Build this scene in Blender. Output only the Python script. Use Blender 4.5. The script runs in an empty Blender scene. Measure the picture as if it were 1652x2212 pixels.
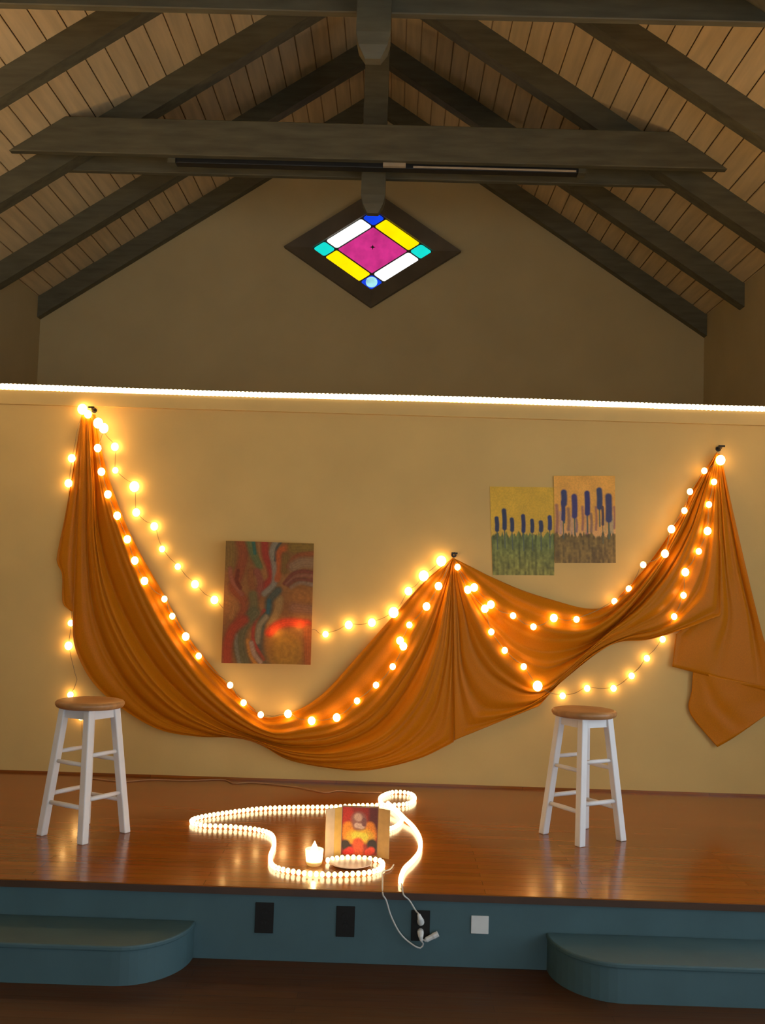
import bpy, bmesh, math, random
import numpy as np
from mathutils import Vector, Matrix
random.seed(7); rng = np.random.default_rng(7)
SC = bpy.context.scene
COL = SC.collection
# ------------------------------------------------------------------ camera
F, PITCH, ROLL, YAW, CX, CZ = 2200.0, .0661, .0303, .0104, .2893, 1.2074
cam_d = bpy.data.cameras.new('camera'); cam = bpy.data.objects.new('camera', cam_d); COL.objects.link(cam)
r0 = Vector((math.cos(YAW), math.sin(YAW), 0)); f0 = Vector((-math.sin(YAW), math.cos(YAW), 0)); zz = Vector((0, 0, 1))
fw = f0*math.cos(PITCH) + zz*math.sin(PITCH); up = -f0*math.sin(PITCH) + zz*math.cos(PITCH)
RR = r0*math.cos(ROLL) + up*math.sin(ROLL); UU = -r0*math.sin(ROLL) + up*math.cos(ROLL)
M = Matrix.Identity(4)
for i in range(3):
    M[i][0], M[i][1], M[i][2] = RR[i], UU[i], -fw[i]
M.translation = (CX, 0, CZ); cam.matrix_world = M
cam_d.sensor_fit = 'VERTICAL'; cam_d.sensor_height = 24; cam_d.sensor_width = 24; cam_d.lens = 24*F/2212
cam_d.clip_start = .05
SC.camera = cam
# ------------------------------------------------------------------ world, exposure
W_ = bpy.data.worlds.new('dusk'); SC.world = W_; W_.use_nodes = True
bg = W_.node_tree.nodes['Background']; bg.inputs[0].default_value = (.74, .88, 1.0, 1); bg.inputs[1].default_value = 5.0
SC.view_settings.view_transform = 'Standard'; SC.view_settings.look = 'None'
SC.cycles.max_bounces = 6; SC.cycles.diffuse_bounces = 3; SC.cycles.glossy_bounces = 3; SC.cycles.transmission_bounces = 4; SC.cycles.adaptive_threshold = .03
SC.cycles.use_light_tree = False; SC.cycles.caustics_reflective = False; SC.cycles.caustics_refractive = False
SC.view_settings.exposure = -0.33; SC.view_settings.gamma = 1.0; SC.view_settings.use_curve_mapping = False
WARM = (1.0, .56, .185)
ROPEC = (1.0, .72, .40)
E_BULB, E_ROPE, E_FLOOR, E_SIDE = 23.0, 12.5, 9.0, 80.0
# ------------------------------------------------------------------ measures
DW, DS, DG = 6.117, 4.0535, 10.6          # partition, stage front, gable wall
HW, RIDGE, SL = 3.505, 6.40, .665         # half width, ridge height, roof slope
ZF = -.28                                 # hall floor; the stage deck is z = 0
def ray(u, v):
    a = (u-826)/F; b = -(v-1106)/F
    return RR*a + UU*b + fw
def at(u, v, Y):
    d = ray(u, v); return Vector((CX, 0, CZ)) + d*(Y/d.y)
def fl(u, v, z=0.0):
    d = ray(u, v); return Vector((CX, 0, CZ)) + d*((z-CZ)/d.z)
# ------------------------------------------------------------------ materials
def lin(c):
    return tuple(((x/255)/12.92 if x/255 <= .04045 else ((x/255+.055)/1.055)**2.4) for x in c)
def mat(name, col, rough=.6, noise=None, bump=None, metal=0, coat=0, spec=.5, emis=None, estr=0, trans=0):
    m = bpy.data.materials.new(name); m.use_nodes = True
    nt = m.node_tree; b = nt.nodes['Principled BSDF']
    b.inputs['Base Color'].default_value = (*col, 1); b.inputs['Roughness'].default_value = rough
    b.inputs['Metallic'].default_value = metal; b.inputs['Coat Weight'].default_value = coat
    b.inputs['Specular IOR Level'].default_value = spec
    if emis:
        b.inputs['Emission Color'].default_value = (*emis, 1); b.inputs['Emission Strength'].default_value = estr
    tc = nt.nodes.new('ShaderNodeTexCoord')
    if noise:
        sc, amt = noise[0], noise[1]; stretch = noise[2] if len(noise) > 2 else (1, 1, 1)
        mp = nt.nodes.new('ShaderNodeMapping'); mp.inputs['Scale'].default_value = stretch
        n = nt.nodes.new('ShaderNodeTexNoise'); n.inputs['Scale'].default_value = sc; n.inputs['Detail'].default_value = 5
        nt.links.new(tc.outputs['Object'], mp.inputs[0]); nt.links.new(mp.outputs[0], n.inputs['Vector'])
        r = nt.nodes.new('ShaderNodeValToRGB')
        r.color_ramp.elements[0].position = .3; r.color_ramp.elements[1].position = .7
        r.color_ramp.elements[0].color = (*[x*(1-amt) for x in col], 1); r.color_ramp.elements[1].color = (*[min(1, x*(1+amt)) for x in col], 1)
        nt.links.new(n.outputs['Fac'], r.inputs[0]); nt.links.new(r.outputs[0], b.inputs['Base Color'])
    if bump:
        n2 = nt.nodes.new('ShaderNodeTexNoise'); n2.inputs['Scale'].default_value = bump[0]; n2.inputs['Detail'].default_value = 4
        nt.links.new(tc.outputs['Object'], n2.inputs['Vector'])
        bp = nt.nodes.new('ShaderNodeBump'); bp.inputs['Strength'].default_value = bump[1]; bp.inputs['Distance'].default_value = .01
        nt.links.new(n2.outputs['Fac'], bp.inputs['Height']); nt.links.new(bp.outputs[0], b.inputs['Normal'])
    if trans:
        t = nt.nodes.new('ShaderNodeBsdfTranslucent'); mx = nt.nodes.new('ShaderNodeMixShader'); mx.inputs[0].default_value = trans
        src = b.inputs['Base Color'].links
        if src: nt.links.new(src[0].from_socket, t.inputs[0])
        else: t.inputs[0].default_value = (*col, 1)
        nt.links.new(b.outputs[0], mx.inputs[1]); nt.links.new(t.outputs[0], mx.inputs[2])
        nt.links.new(mx.outputs[0], nt.nodes['Material Output'].inputs[0])
    return m
def emit(name, col, s):
    m = bpy.data.materials.new(name); m.use_nodes = True; nt = m.node_tree
    nt.nodes.remove(nt.nodes['Principled BSDF'])
    e = nt.nodes.new('ShaderNodeEmission'); e.inputs[0].default_value = (*col, 1); e.inputs[1].default_value = s
    nt.links.new(e.outputs[0], nt.nodes['Material Output'].inputs[0]); return m
def wood_floor(name, c1, c2, width, rough, vertical=False, coat=.3):
    m = bpy.data.materials.new(name); m.use_nodes = True; nt = m.node_tree; b = nt.nodes['Principled BSDF']
    tc = nt.nodes.new('ShaderNodeTexCoord'); mp = nt.nodes.new('ShaderNodeMapping')
    br = nt.nodes.new('ShaderNodeTexBrick'); br.inputs['Scale'].default_value = 1
    br.inputs['Brick Width'].default_value = 1.1; br.inputs['Row Height'].default_value = width
    br.inputs['Mortar Size'].default_value = .0012; br.inputs['Mortar'].default_value = (c1[0]*.35, c1[1]*.35, c1[2]*.35, 1)
    br.inputs['Color1'].default_value = (*c1, 1); br.inputs['Color2'].default_value = (*c2, 1); br.inputs['Bias'].default_value = 0
    br.offset = .37
    nt.links.new(tc.outputs['Object'], br.inputs['Vector'])
    n = nt.nodes.new('ShaderNodeTexNoise'); n.inputs['Scale'].default_value = 4; n.inputs['Detail'].default_value = 6
    mp.inputs['Scale'].default_value = (1, 14, 1); nt.links.new(tc.outputs['Object'], mp.inputs[0]); nt.links.new(mp.outputs[0], n.inputs['Vector'])
    mx = nt.nodes.new('ShaderNodeMix'); mx.data_type = 'RGBA'; mx.blend_type = 'MULTIPLY'; mx.inputs[0].default_value = .45
    nt.links.new(br.outputs['Color'], mx.inputs[6]); nt.links.new(n.outputs['Color'], mx.inputs[7])
    nt.links.new(mx.outputs[2], b.inputs['Base Color'])
    rr = nt.nodes.new('ShaderNodeMapRange'); rr.inputs[3].default_value = rough*.8; rr.inputs[4].default_value = rough*1.25
    nt.links.new(n.outputs['Fac'], rr.inputs[0]); nt.links.new(rr.outputs[0], b.inputs['Roughness'])
    b.inputs['Coat Weight'].default_value = coat; b.inputs['Coat Roughness'].default_value = .08; b.inputs['Specular IOR Level'].default_value = .38
    return m
MAT = dict(
    wall=mat('cream_wall_paint', (.65, .44, .150), .75, (3, .05), (60, .05)),
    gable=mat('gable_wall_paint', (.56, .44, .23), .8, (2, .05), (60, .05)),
    trim=mat('cream_trim_paint', (.65, .44, .150), .6, (5, .05)),
    plank=mat('pale_ceiling_plank', (.74, .55, .30), .7, (3, .12, (6, .5, 6))),
    seam=mat('dark_ceiling_seam', (.05, .04, .03), .9, (5, .1)),
    beam=mat('dark_stained_beam', (.105, .095, .058), .6, (3, .25, (1, 6, 6))),
    fixture=mat('black_fixture', (.012, .012, .012), .5, (10, .1)),
    pale=mat('pale_fixture_plastic', (.45, .36, .25), .5, (10, .1)),
    deck=wood_floor('stage_deck_wood', (.40, .120, .016), (.31, .088, .012), .057, .19, coat=.12),
    floor=wood_floor('hall_floor_wood', (.105, .038, .008), (.080, .028, .006), .057, .5, coat=.0),
    riser=mat('teal_grey_stage_paint', (.052, .106, .118), .6, (6, .08), (40, .04)),
    nosing=mat('dark_wood_nosing', (.06, .025, .010), .4, (6, .2)),
    white=mat('white_stool_paint', (.78, .76, .75), .45, (9, .04)),
    seat=mat('stained_stool_seat', (.42, .20, .07), .4, (5, .25, (1, 9, 1))),
    leadcame=mat('dark_window_lead', (.02, .02, .02), .5, (9, .1)),
    winframe=mat('dark_window_frame', (.105, .078, .046), .6, (4, .2)),
    cloth=None, wire=mat('amber_wire', (.34, .23, .09), .5, (30, .1)),
    cordw=mat('white_cord_vinyl', (.62, .60, .56), .45, (30, .05)),
    bulb=emit('warm_bulb_glow', WARM, E_BULB),
    bulbfar=emit('warm_bulb_glow_wall', WARM, E_BULB*.8),
    rope=emit('rope_light_glow', ROPEC, E_ROPE),
    ropef=emit('floor_rope_glow', (1.0, .74, .38), E_FLOOR),
    ropes=emit('rope_light_glow_side', ROPEC, E_SIDE),
    sleeve=mat('rope_sleeve_vinyl', (.75, .62, .42), .3, (30, .05), trans=.5),
    brownplate=mat('dark_brown_plate', (.009, .007, .005), .5, (20, .1), spec=.25),
    blackhole=mat('outlet_slot_black', (.004, .004, .004), .6, (20, .1)),
    whiteplate=mat('white_wall_plate', (.70, .69, .66), .4, (20, .04)),
    nail=mat('dark_hook_metal', (.03, .025, .02), .4, (30, .1), metal=.8),
)
def cloth_mat():
    m = mat('satin_gold_fabric', (.66, .215, .006), .42, (220, .08), (160, .05), spec=.12, trans=.20)
    b = m.node_tree.nodes['Principled BSDF']
    b.inputs['Sheen Weight'].default_value = .05; b.inputs['Sheen Roughness'].default_value = .4
    b.inputs['Sheen Tint'].default_value = (1, .6, .2, 1)
    b.inputs['Anisotropic'].default_value = .4
    return m
MAT['cloth'] = cloth_mat()
# ------------------------------------------------------------------ helpers
ORG = {}
def setp(o, label=None, cat=None, group=None, kind=None):
    if label: o['label'] = label
    if cat: o['category'] = cat
    if group: o['group'] = group
    if kind: o['kind'] = kind
    return o
def thing(name, loc, label, cat, group=None, kind=None):
    o = bpy.data.objects.new(name, None); o.empty_display_size = .1; COL.objects.link(o); o.location = loc
    ORG[o.name] = Vector(loc); return setp(o, label, cat, group, kind)
def mesh(name, V, Fc, m, parent=None, smooth=False, origin=None):
    """one mesh object; V in world space"""
    if parent is not None: og = ORG[parent.name]
    else: og = Vector(origin) if origin is not None else Vector((0, 0, 0))
    me = bpy.data.meshes.new(name)
    me.from_pydata([tuple(Vector(v)-og) for v in V], [], Fc); me.update()
    bm = bmesh.new(); bm.from_mesh(me); bmesh.ops.recalc_face_normals(bm, faces=bm.faces); bm.to_mesh(me); bm.free()
    if smooth: me.polygons.foreach_set('use_smooth', [True]*len(me.polygons))
    me.materials.append(m)
    o = bpy.data.objects.new(name, me); COL.objects.link(o)
    if parent is not None: o.parent = parent
    else: o.location = og
    ORG[o.name] = og.copy(); return o
def inst(name, me, pos, parent, scale=1.0):
    o = bpy.data.objects.new(name, me); COL.objects.link(o); o.parent = parent
    o.location = Vector(pos)-ORG[parent.name]; o.scale = (scale,)*3; return o
BF = [(0, 1, 2, 3), (7, 6, 5, 4), (0, 4, 5, 1), (1, 5, 6, 2), (2, 6, 7, 3), (3, 7, 4, 0)]
def boxv(x0, x1, y0, y1, z0, z1):
    return [(x0, y0, z0), (x1, y0, z0), (x1, y1, z0), (x0, y1, z0), (x0, y0, z1), (x1, y0, z1), (x1, y1, z1), (x0, y1, z1)]
def join(parts):
    V, Fc = [], []
    for v, f in parts:
        n = len(V); V += list(v); Fc += [tuple(i+n for i in q) for q in f]
    return V, Fc
def prism(poly, axis_vec, base=None):
    """extrude a polygon (list of 3D points) along a vector"""
    n = len(poly); a = [Vector(p) for p in poly]; b = [p+Vector(axis_vec) for p in a]
    Fc = [tuple(range(n)), tuple(range(2*n-1, n-1, -1))] + [(i, (i+1) % n, n+(i+1) % n, n+i) for i in range(n)]
    return a+b, Fc
def bar(p, q, w, h, ref=(0, 0, 1), q_scale=1.0):
    p, q = Vector(p), Vector(q); d = (q-p).normalized(); s = d.cross(Vector(ref))
    if s.length < 1e-4: s = Vector((1, 0, 0))
    s.normalize(); t = s.cross(d)
    V = []
    for c, k in ((p, 1), (q, q_scale)):
        for a, b in ((-1, -1), (1, -1), (1, 1), (-1, 1)): V.append(c+s*a*w/2*k+t*b*h/2*k)
    return V, [(0, 1, 2, 3), (7, 6, 5, 4), (0, 4, 5, 1), (1, 5, 6, 2), (2, 6, 7, 3), (3, 7, 4, 0)]
def rod(p, q, r, n=10):
    return tube([p, q], r, n)
def tube(pts, r, n=8):
    pts = [Vector(p) for p in pts]; V, Fc = [], []; prev = None
    for i, p in enumerate(pts):
        d = (pts[min(i+1, len(pts)-1)]-pts[max(i-1, 0)]).normalized()
        if prev is None:
            s = d.cross(Vector((0, 0, 1)));  s = s if s.length > .05 else d.cross(Vector((1, 0, 0)))
        else: s = prev - d*prev.dot(d)
        s.normalize(); prev = s; t = d.cross(s)
        rr = r[i] if isinstance(r, (list, tuple)) else r
        for k in range(n):
            a = 2*math.pi*k/n; V.append(p+(s*math.cos(a)+t*math.sin(a))*rr)
    for i in range(len(pts)-1):
        for k in range(n):
            Fc.append((i*n+k, i*n+(k+1) % n, (i+1)*n+(k+1) % n, (i+1)*n+k))
    Fc.append(tuple(range(n))); Fc.append(tuple(range(len(V)-n, len(V))))
    return V, Fc
def lathe(prof, c, n=28, cap=True):
    V, Fc = [], []; c = Vector(c)
    for r, z in prof:
        for k in range(n):
            a = 2*math.pi*k/n; V.append(c+Vector((r*math.cos(a), r*math.sin(a), z)))
    for i in range(len(prof)-1):
        for k in range(n): Fc.append((i*n+k, i*n+(k+1) % n, (i+1)*n+(k+1) % n, (i+1)*n+k))
    Fc.append(tuple(range(n)))
    if cap: Fc.append(tuple(range(len(V)-n, len(V))))
    return V, Fc
def spline(P, n):
    """catmull-rom through P, resampled to n points by arc length"""
    P = [Vector(p) for p in P]; out = []
    Q = [P[0]*2-P[1]] + P + [P[-1]*2-P[-2]]
    for i in range(1, len(Q)-2):
        for k in range(12):
            t = k/12; a, b, c, d = Q[i-1], Q[i], Q[i+1], Q[i+2]
            out.append(.5*((2*b)+(c-a)*t+(2*a-5*b+4*c-d)*t*t+(3*b-a-3*c+d)*t**3))
    out.append(P[-1])
    L = [0]
    for i in range(1, len(out)): L.append(L[-1]+(out[i]-out[i-1]).length)
    res = []; j = 0
    for k in range(n):
        s = L[-1]*k/(n-1)
        while j < len(L)-2 and L[j+1] < s: j += 1
        t = (s-L[j])/max(1e-9, L[j+1]-L[j]); res.append(out[j].lerp(out[j+1], min(1, max(0, t))))
    return res
def length(P): return sum((P[i+1]-P[i]).length for i in range(len(P)-1))
def uvsphere(name, r, m, seg=12, rings=8, sz=1.0):
    bm = bmesh.new(); bmesh.ops.create_uvsphere(bm, u_segments=seg, v_segments=rings, radius=r)
    for v in bm.verts: v.co.z *= sz
    me = bpy.data.meshes.new(name); bm.to_mesh(me); bm.free()
    me.polygons.foreach_set('use_smooth', [True]*len(me.polygons)); me.materials.append(m); return me
def struct(name, VF, m, label=None, parent=None, cat=None):
    o = mesh(name, VF[0], VF[1], m, parent)
    if parent is None: setp(o, label, cat, None, 'structure')
    return o
def bevel(o, w, seg=2):
    b = o.modifiers.new('bevel', 'BEVEL'); b.width = w; b.segments = seg; b.limit_method = 'ANGLE'; return o
# ------------------------------------------------------------------ the shell
Y0 = -5.0                                                     # rear end of the hall
floor = struct('floor', (boxv(-HW-.15, HW+.15, Y0, DG+.2, ZF-.1, ZF), BF), MAT['floor'], 'dark reddish wood floor of the hall in front of the stage', cat='floor')
def roofz(x): return RIDGE-SL*abs(x)
struct('wall_left', (boxv(-HW-.12, -HW, Y0, DG+.12, ZF, roofz(HW)), BF), MAT['gable'], 'cream side wall on the left', cat='wall')
wins = [(-4.4, -3.0), (-2.5, -1.1), (-.6, .8), (1.3, 2.7), (3.2, 4.6)]     # daylight window openings, beyond the right edge of the picture
segs = []; yy = Y0
for a, b in wins:
    segs.append((boxv(HW, HW+.12, yy, a, ZF, roofz(HW)), BF)); segs.append((boxv(HW, HW+.12, a, b, ZF, .2), BF))
    segs.append((boxv(HW, HW+.12, a, b, 2.15, roofz(HW)), BF)); yy = b
segs.append((boxv(HW, HW+.12, yy, DG+.12, ZF, roofz(HW)), BF))
struct('wall_right', join(segs), MAT['gable'], 'cream side wall on the right', cat='wall')
yr = Y0-.12; dz, dx = 2.35, 1.9                              # unseen wide opening, added to let cool daylight in from behind the camera
struct('wall_rear', join([(boxv(-HW-.12, -dx, yr, Y0, ZF, dz), BF), (boxv(dx, HW+.12, yr, Y0, ZF, dz), BF),
    prism([(-HW-.12, yr, dz), (HW+.12, yr, dz), (HW+.12, yr, roofz(HW)), (0, yr, RIDGE+.1), (-HW-.12, yr, roofz(HW))], (0, .12, 0))]), MAT['gable'], 'cream wall with a wide opening added for daylight at the far end of the hall behind the camera', cat='wall')
g = [(-HW, DG, ZF), (HW, DG, ZF), (HW, DG, roofz(HW)), (0, DG, RIDGE), (-HW, DG, roofz(HW))]
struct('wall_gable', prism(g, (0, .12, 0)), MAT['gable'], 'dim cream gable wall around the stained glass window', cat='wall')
struct('wall_back', (boxv(-HW, HW, DW, DW+.14, 0, 2.30), BF), MAT['wall'], 'low cream wall behind the stage', cat='wall')
struct('trim_1', (boxv(-HW, HW, DW-.028, DW+.17, 2.200, 2.285), BF), MAT['trim'], 'flat cream trim board along the top of the low wall', cat='trim')
struct('trim_2', (boxv(-HW, -HW+.09, 2.0, DW-.028, 2.200, 2.285), BF), MAT['trim'], 'flat cream trim board along the left side wall', cat='trim')
struct('trim_3', (boxv(HW-.09, HW, 3.0, DW-.028, 2.200, 2.285), BF), MAT['trim'], 'flat cream trim board along the right side wall', cat='trim')
struct('baseboard_back', (boxv(-HW, HW, DW-.008, DW, 0, .012), BF), MAT['deck'], 'thin wood strip at the foot of the low wall', cat='baseboard')
# ceiling: backing slabs with one board per plank
ca = math.cos(math.atan(SL)); sa = math.sin(math.atan(SL)); T = .03
cl = []
for s in (-1, 1):
    n = Vector((s*sa, 0, ca))
    poly = [Vector((0, Y0, RIDGE)), Vector((s*(HW+.12), Y0, roofz(HW+.12))), Vector((s*(HW+.12), Y0, roofz(HW+.12)))+n*.08, Vector((0, Y0, RIDGE+.08/ca))]
    cl.append(prism(poly, (0, DG+.12-Y0, 0)))
V, Fc = join([([p+Vector((0, 0, .03)) for p in v], f) for v, f in cl])
ceil = mesh('ceiling', V, Fc, MAT['seam']); setp(ceil, 'steep ceiling of pale planks between dark rafters', 'ceiling', None, 'structure')
pw = .168
for s in (-1, 1):
    n = Vector((s*sa, 0, ca)); d = Vector((s*ca, 0, -sa)); k = 0
    while k*pw < HW/ca+.02:
        a = Vector((0, Y0, RIDGE))+d*(k*pw+.0028); b = Vector((0, Y0, RIDGE))+d*((k+1)*pw-.0028)
        e = random.uniform(0, .004)
        poly = [a-n*e+d*.004, b-n*e-d*.004, b+n*.008, b+n*.022, a+n*.022, a+n*.008]
        v, f = prism(poly, (0, DG-Y0, 0)); mesh('plank', v, f, MAT['plank'], ceil); k += 1
# rafters and trusses
def rafter_geo(s, y0, y1, drop=.225, x_in=0.0):
    top = -.002
    poly = [(s*x_in, y0, roofz(x_in)+top), (s*HW, y0, roofz(HW)+top), (s*HW, y0, roofz(HW)-drop), (s*x_in, y0, roofz(x_in)-drop)]
    return prism(poly, (0, y1-y0, 0))
RG = 'plain rafters between the roof trusses'
for Y, w, txt in ((DG-.1, .1, 'tight against the gable wall'), (9.37, .13, 'midway between gable wall and the farther truss'), (6.89, .13, 'between the two roof trusses, nearest the camera')):
    for s, side in ((-1, 'left'), (1, 'right')):
        v, f = rafter_geo(s, Y, Y+w); o = mesh('rafter', v, f, MAT['beam'], None, origin=(s*HW, Y, roofz(HW)-.225))
        setp(o, 'dark rafter on the %s roof slope, %s' % (side, txt), 'rafter', RG)
def truss(Yr, xk, label):
    t = thing('roof_truss', (0, Yr, 4.19), label, 'roof truss', 'roof trusses')
    for s in (-1, 1):
        v, f = rafter_geo(s, Yr, Yr+.15, .235); mesh('rafter', v, f, MAT['beam'], t)
    zf, zr = 4.507, 4.527
    for y0, y1, z0, h in ((Yr-.27, Yr-.20, zf, .29), (Yr+.15, Yr+.21, zr, .29)):
        e = .004
        xb, xt = (RIDGE-z0-e)/SL, (RIDGE-z0-h-e)/SL+.16
        xt = min(xt, (RIDGE-z0-h-e)/SL)
        poly = [(-xb, y0, z0), (xb, y0, z0), (xt, y0, z0+h), (-xt, y0, z0+h)]
        v, f = prism(poly, (0, y1-y0, 0)); bevel(mesh('tie_beam', v, f, MAT['beam'], t), .006, 1)
    w = .098
    kp = join([(boxv(xk-w, xk+w, Yr, Yr+.15, 4.33, RIDGE-.05), BF)])
    kv = [(xk-w, Yr, 4.33), (xk+w, Yr, 4.33), (xk+w, Yr+.15, 4.33), (xk-w, Yr+.15, 4.33)]
    V = kv + [(x, y, RIDGE-.06) for x, y, z in kv] + [(xk-w*.85, Yr+.01, 4.26), (xk+w*.85, Yr+.01, 4.26), (xk+w*.85, Yr+.14, 4.26), (xk-w*.85, Yr+.14, 4.26)] + [(xk-w*.45, Yr+.04, 4.19), (xk+w*.45, Yr+.04, 4.19), (xk+w*.45, Yr+.11, 4.19), (xk-w*.45, Yr+.11, 4.19)]
    F_ = [(4, 5, 6, 7), (12, 13, 14, 15)] + [(i, (i+1) % 4, 4+(i+1) % 4, 4+i) for i in range(4)] + [(i, (i+1) % 4, 8+(i+1) % 4, 8+i) for i in range(4)] + [(8+i, 8+(i+1) % 4, 12+(i+1) % 4, 12+i) for i in range(4)]
    mesh('king_post', V, F_, MAT['beam'], t)
    return t
truss(8.1, .05, 'whole dark roof truss with double tie beam in front of the stained glass')
truss(8.1-2.474, .095, 'nearer roof truss whose tie beam runs along the top edge of the picture')
# slim light fixture under the farther truss
yt = 7.93
lf = thing('strip_light', (0, yt, 4.47), 'long slim dark strip light slung between the tie beams of the farther truss', 'light fixture')
pL, pR, pM = at(380, 352, yt), at(1248, 362, yt), at(852, 351, yt)
bevel(mesh('housing', boxv(pL.x, pR.x, yt-.02, yt+.07, 4.475, 4.53), BF, MAT['fixture'], lf), .006)
mesh('tube', *tube([(pM.x+.15, yt-.035, 4.485), (pR.x-.02, yt-.035, 4.485)], .009, 8), MAT['pale'], lf)
mesh('switch_box', boxv(pM.x-.09, pM.x+.09, yt-.055, yt-.02, 4.478, 4.512), BF, MAT['pale'], lf)
for x in (pL.x-.03, pR.x+.03): mesh('end_bracket', boxv(x-.03, x+.03, yt-.03, yt+.07, 4.47, 4.54), BF, MAT['beam'], lf)
# ------------------------------------------------------------------ stained glass window
wc = Vector((-.010, 0, 4.685)); whw, whh = .935, .625; ihw, ihh = .645, .435
win = thing('window_1', (wc.x, DG, 4.05), 'diamond stained glass window with magenta centre in a dark frame', 'window', None, 'structure')
L, Tt, R_, B_ = [Vector((x, 0, z)) for x, z in ((-1, 0), (0, 1), (1, 0), (0, -1))]
def rh(k, hw, hh, y): v = (L, Tt, R_, B_)[k]; return Vector((wc.x+v.x*hw, y, wc.z+v.z*hh))
for k in range(4):
    a, b = rh(k, whw, whh, DG-.07), rh((k+1) % 4, whw, whh, DG-.07)
    c, d = rh((k+1) % 4, ihw, ihh, DG-.05), rh(k, ihw, ihh, DG-.05)
    V = [a, b, c, d]; V = V+[Vector((p.x, DG, p.z)) for p in V]
    mesh('frame_board', V, BF, MAT['winframe'], win)
mesh('lead_backing', [rh(k, ihw+.01, ihh+.01, DG-.006) for k in range(4)]+[rh(k, ihw+.01, ihh+.01, DG) for k in range(4)], BF, MAT['leadcame'], win)
def st(s, t, y): 
    p = L*1.0; p = Vector((-ihw, 0, 0))+Vector((ihw, 0, ihh))*s+Vector((ihw, 0, -ihh))*t
    return Vector((wc.x+p.x, y, wc.z+p.z))
GL = {}
def glass(name, col, s, var=0.0):
    m = bpy.data.materials.new(name); m.use_nodes = True; nt = m.node_tree; b = nt.nodes['Principled BSDF']
    b.inputs['Base Color'].default_value = (*[c*.3 for c in col], 1); b.inputs['Roughness'].default_value = .15
    b.inputs['Emission Strength'].default_value = s
    if var:
        n = nt.nodes.new('ShaderNodeTexNoise'); n.inputs['Scale'].default_value = 9; n.inputs['Detail'].default_value = 6
        r = nt.nodes.new('ShaderNodeValToRGB'); r.color_ramp.elements[0].position = .3; r.color_ramp.elements[1].position = .7
        r.color_ramp.elements[0].color = (*[c*(1-var) for c in col], 1); r.color_ramp.elements[1].color = (*[c*(1+var*.6) for c in col], 1)
        tc = nt.nodes.new('ShaderNodeTexCoord'); nt.links.new(tc.outputs['Object'], n.inputs['Vector'])
        nt.links.new(n.outputs['Fac'], r.inputs[0]); nt.links.new(r.outputs[0], b.inputs['Emission Color'])
    else: b.inputs['Emission Color'].default_value = (*col, 1)
    return m
gm = glass('magenta_glass', lin((205, 50, 135)), 1.25, .25); gw = glass('milky_white_glass', (.95, 1, 1), 1.7)
gy = glass('yellow_glass', (1.0, .76, .0), 1.45, .12); gc = glass('turquoise_glass', lin((20, 222, 210)), 1.25, .06); gb = glass('blue_glass', lin((15, 65, 225)), 1.3, .2)
c0 = .205; gap = .012
def pane(s0, s1, t0, t1, m, lab, rr=.03):
    s0 += gap; s1 -= gap; t0 += gap; t1 -= gap
    pts = []
    for (cs, ct, a0) in ((s1-rr, t1-rr, 0), (s0+rr, t1-rr, 90), (s0+rr, t0+rr, 180), (s1-rr, t0+rr, 270)):
        for j in range(4):
            a = math.radians(a0+j*30); pts.append(st(cs+rr*math.cos(a), ct+rr*math.sin(a), DG-.018))
    o = mesh('pane', *prism(pts, (0, .012, 0)), m, win); o['label'] = lab; return o
pane(c0, 1-c0, c0, 1-c0, gm, 'large magenta centre pane', .01)
pane(c0, 1-c0, 0, c0, gw, 'white pane at upper left'); pane(c0, 1-c0, 1-c0, 1, gw, 'white pane at lower right')
pane(1-c0, 1, c0, 1-c0, gy, 'yellow pane at upper right', .02); pane(0, c0, c0, 1-c0, gy, 'yellow pane at lower left', .02)
pane(0, c0, 0, c0, gc, 'turquoise corner pane at left'); pane(1-c0, 1, 1-c0, 1, gc, 'turquoise corner pane at right')
pane(1-c0, 1, 0, c0, gb, 'blue corner pane at top'); pane(0, c0, 1-c0, 1, gb, 'blue corner pane at bottom')
pb = st(c0*.5, 1-c0*.5, DG-.022); ring = [pb+Vector((.062*math.cos(a*.3491), 0, .058*math.sin(a*.3491))) for a in range(18)]
o = mesh('rosette', *prism(ring, (0, .006, 0)), glass('pale_blue_rosette', lin((165, 232, 240)), 1.2, .5), win); o['label'] = 'pale frosted disc on the bottom blue pane'
pc = st(.535, .465, DG-.024); star = [pc+Vector(((.030 if a % 2 == 0 else .010)*math.cos(a*math.pi/4), 0, (.030 if a % 2 == 0 else .010)*math.sin(a*math.pi/4))) for a in range(8)]
o = mesh('boss', *prism(star, (0, .008, 0)), MAT['leadcame'], win); o['label'] = 'small dark star boss on the magenta pane'
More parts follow.
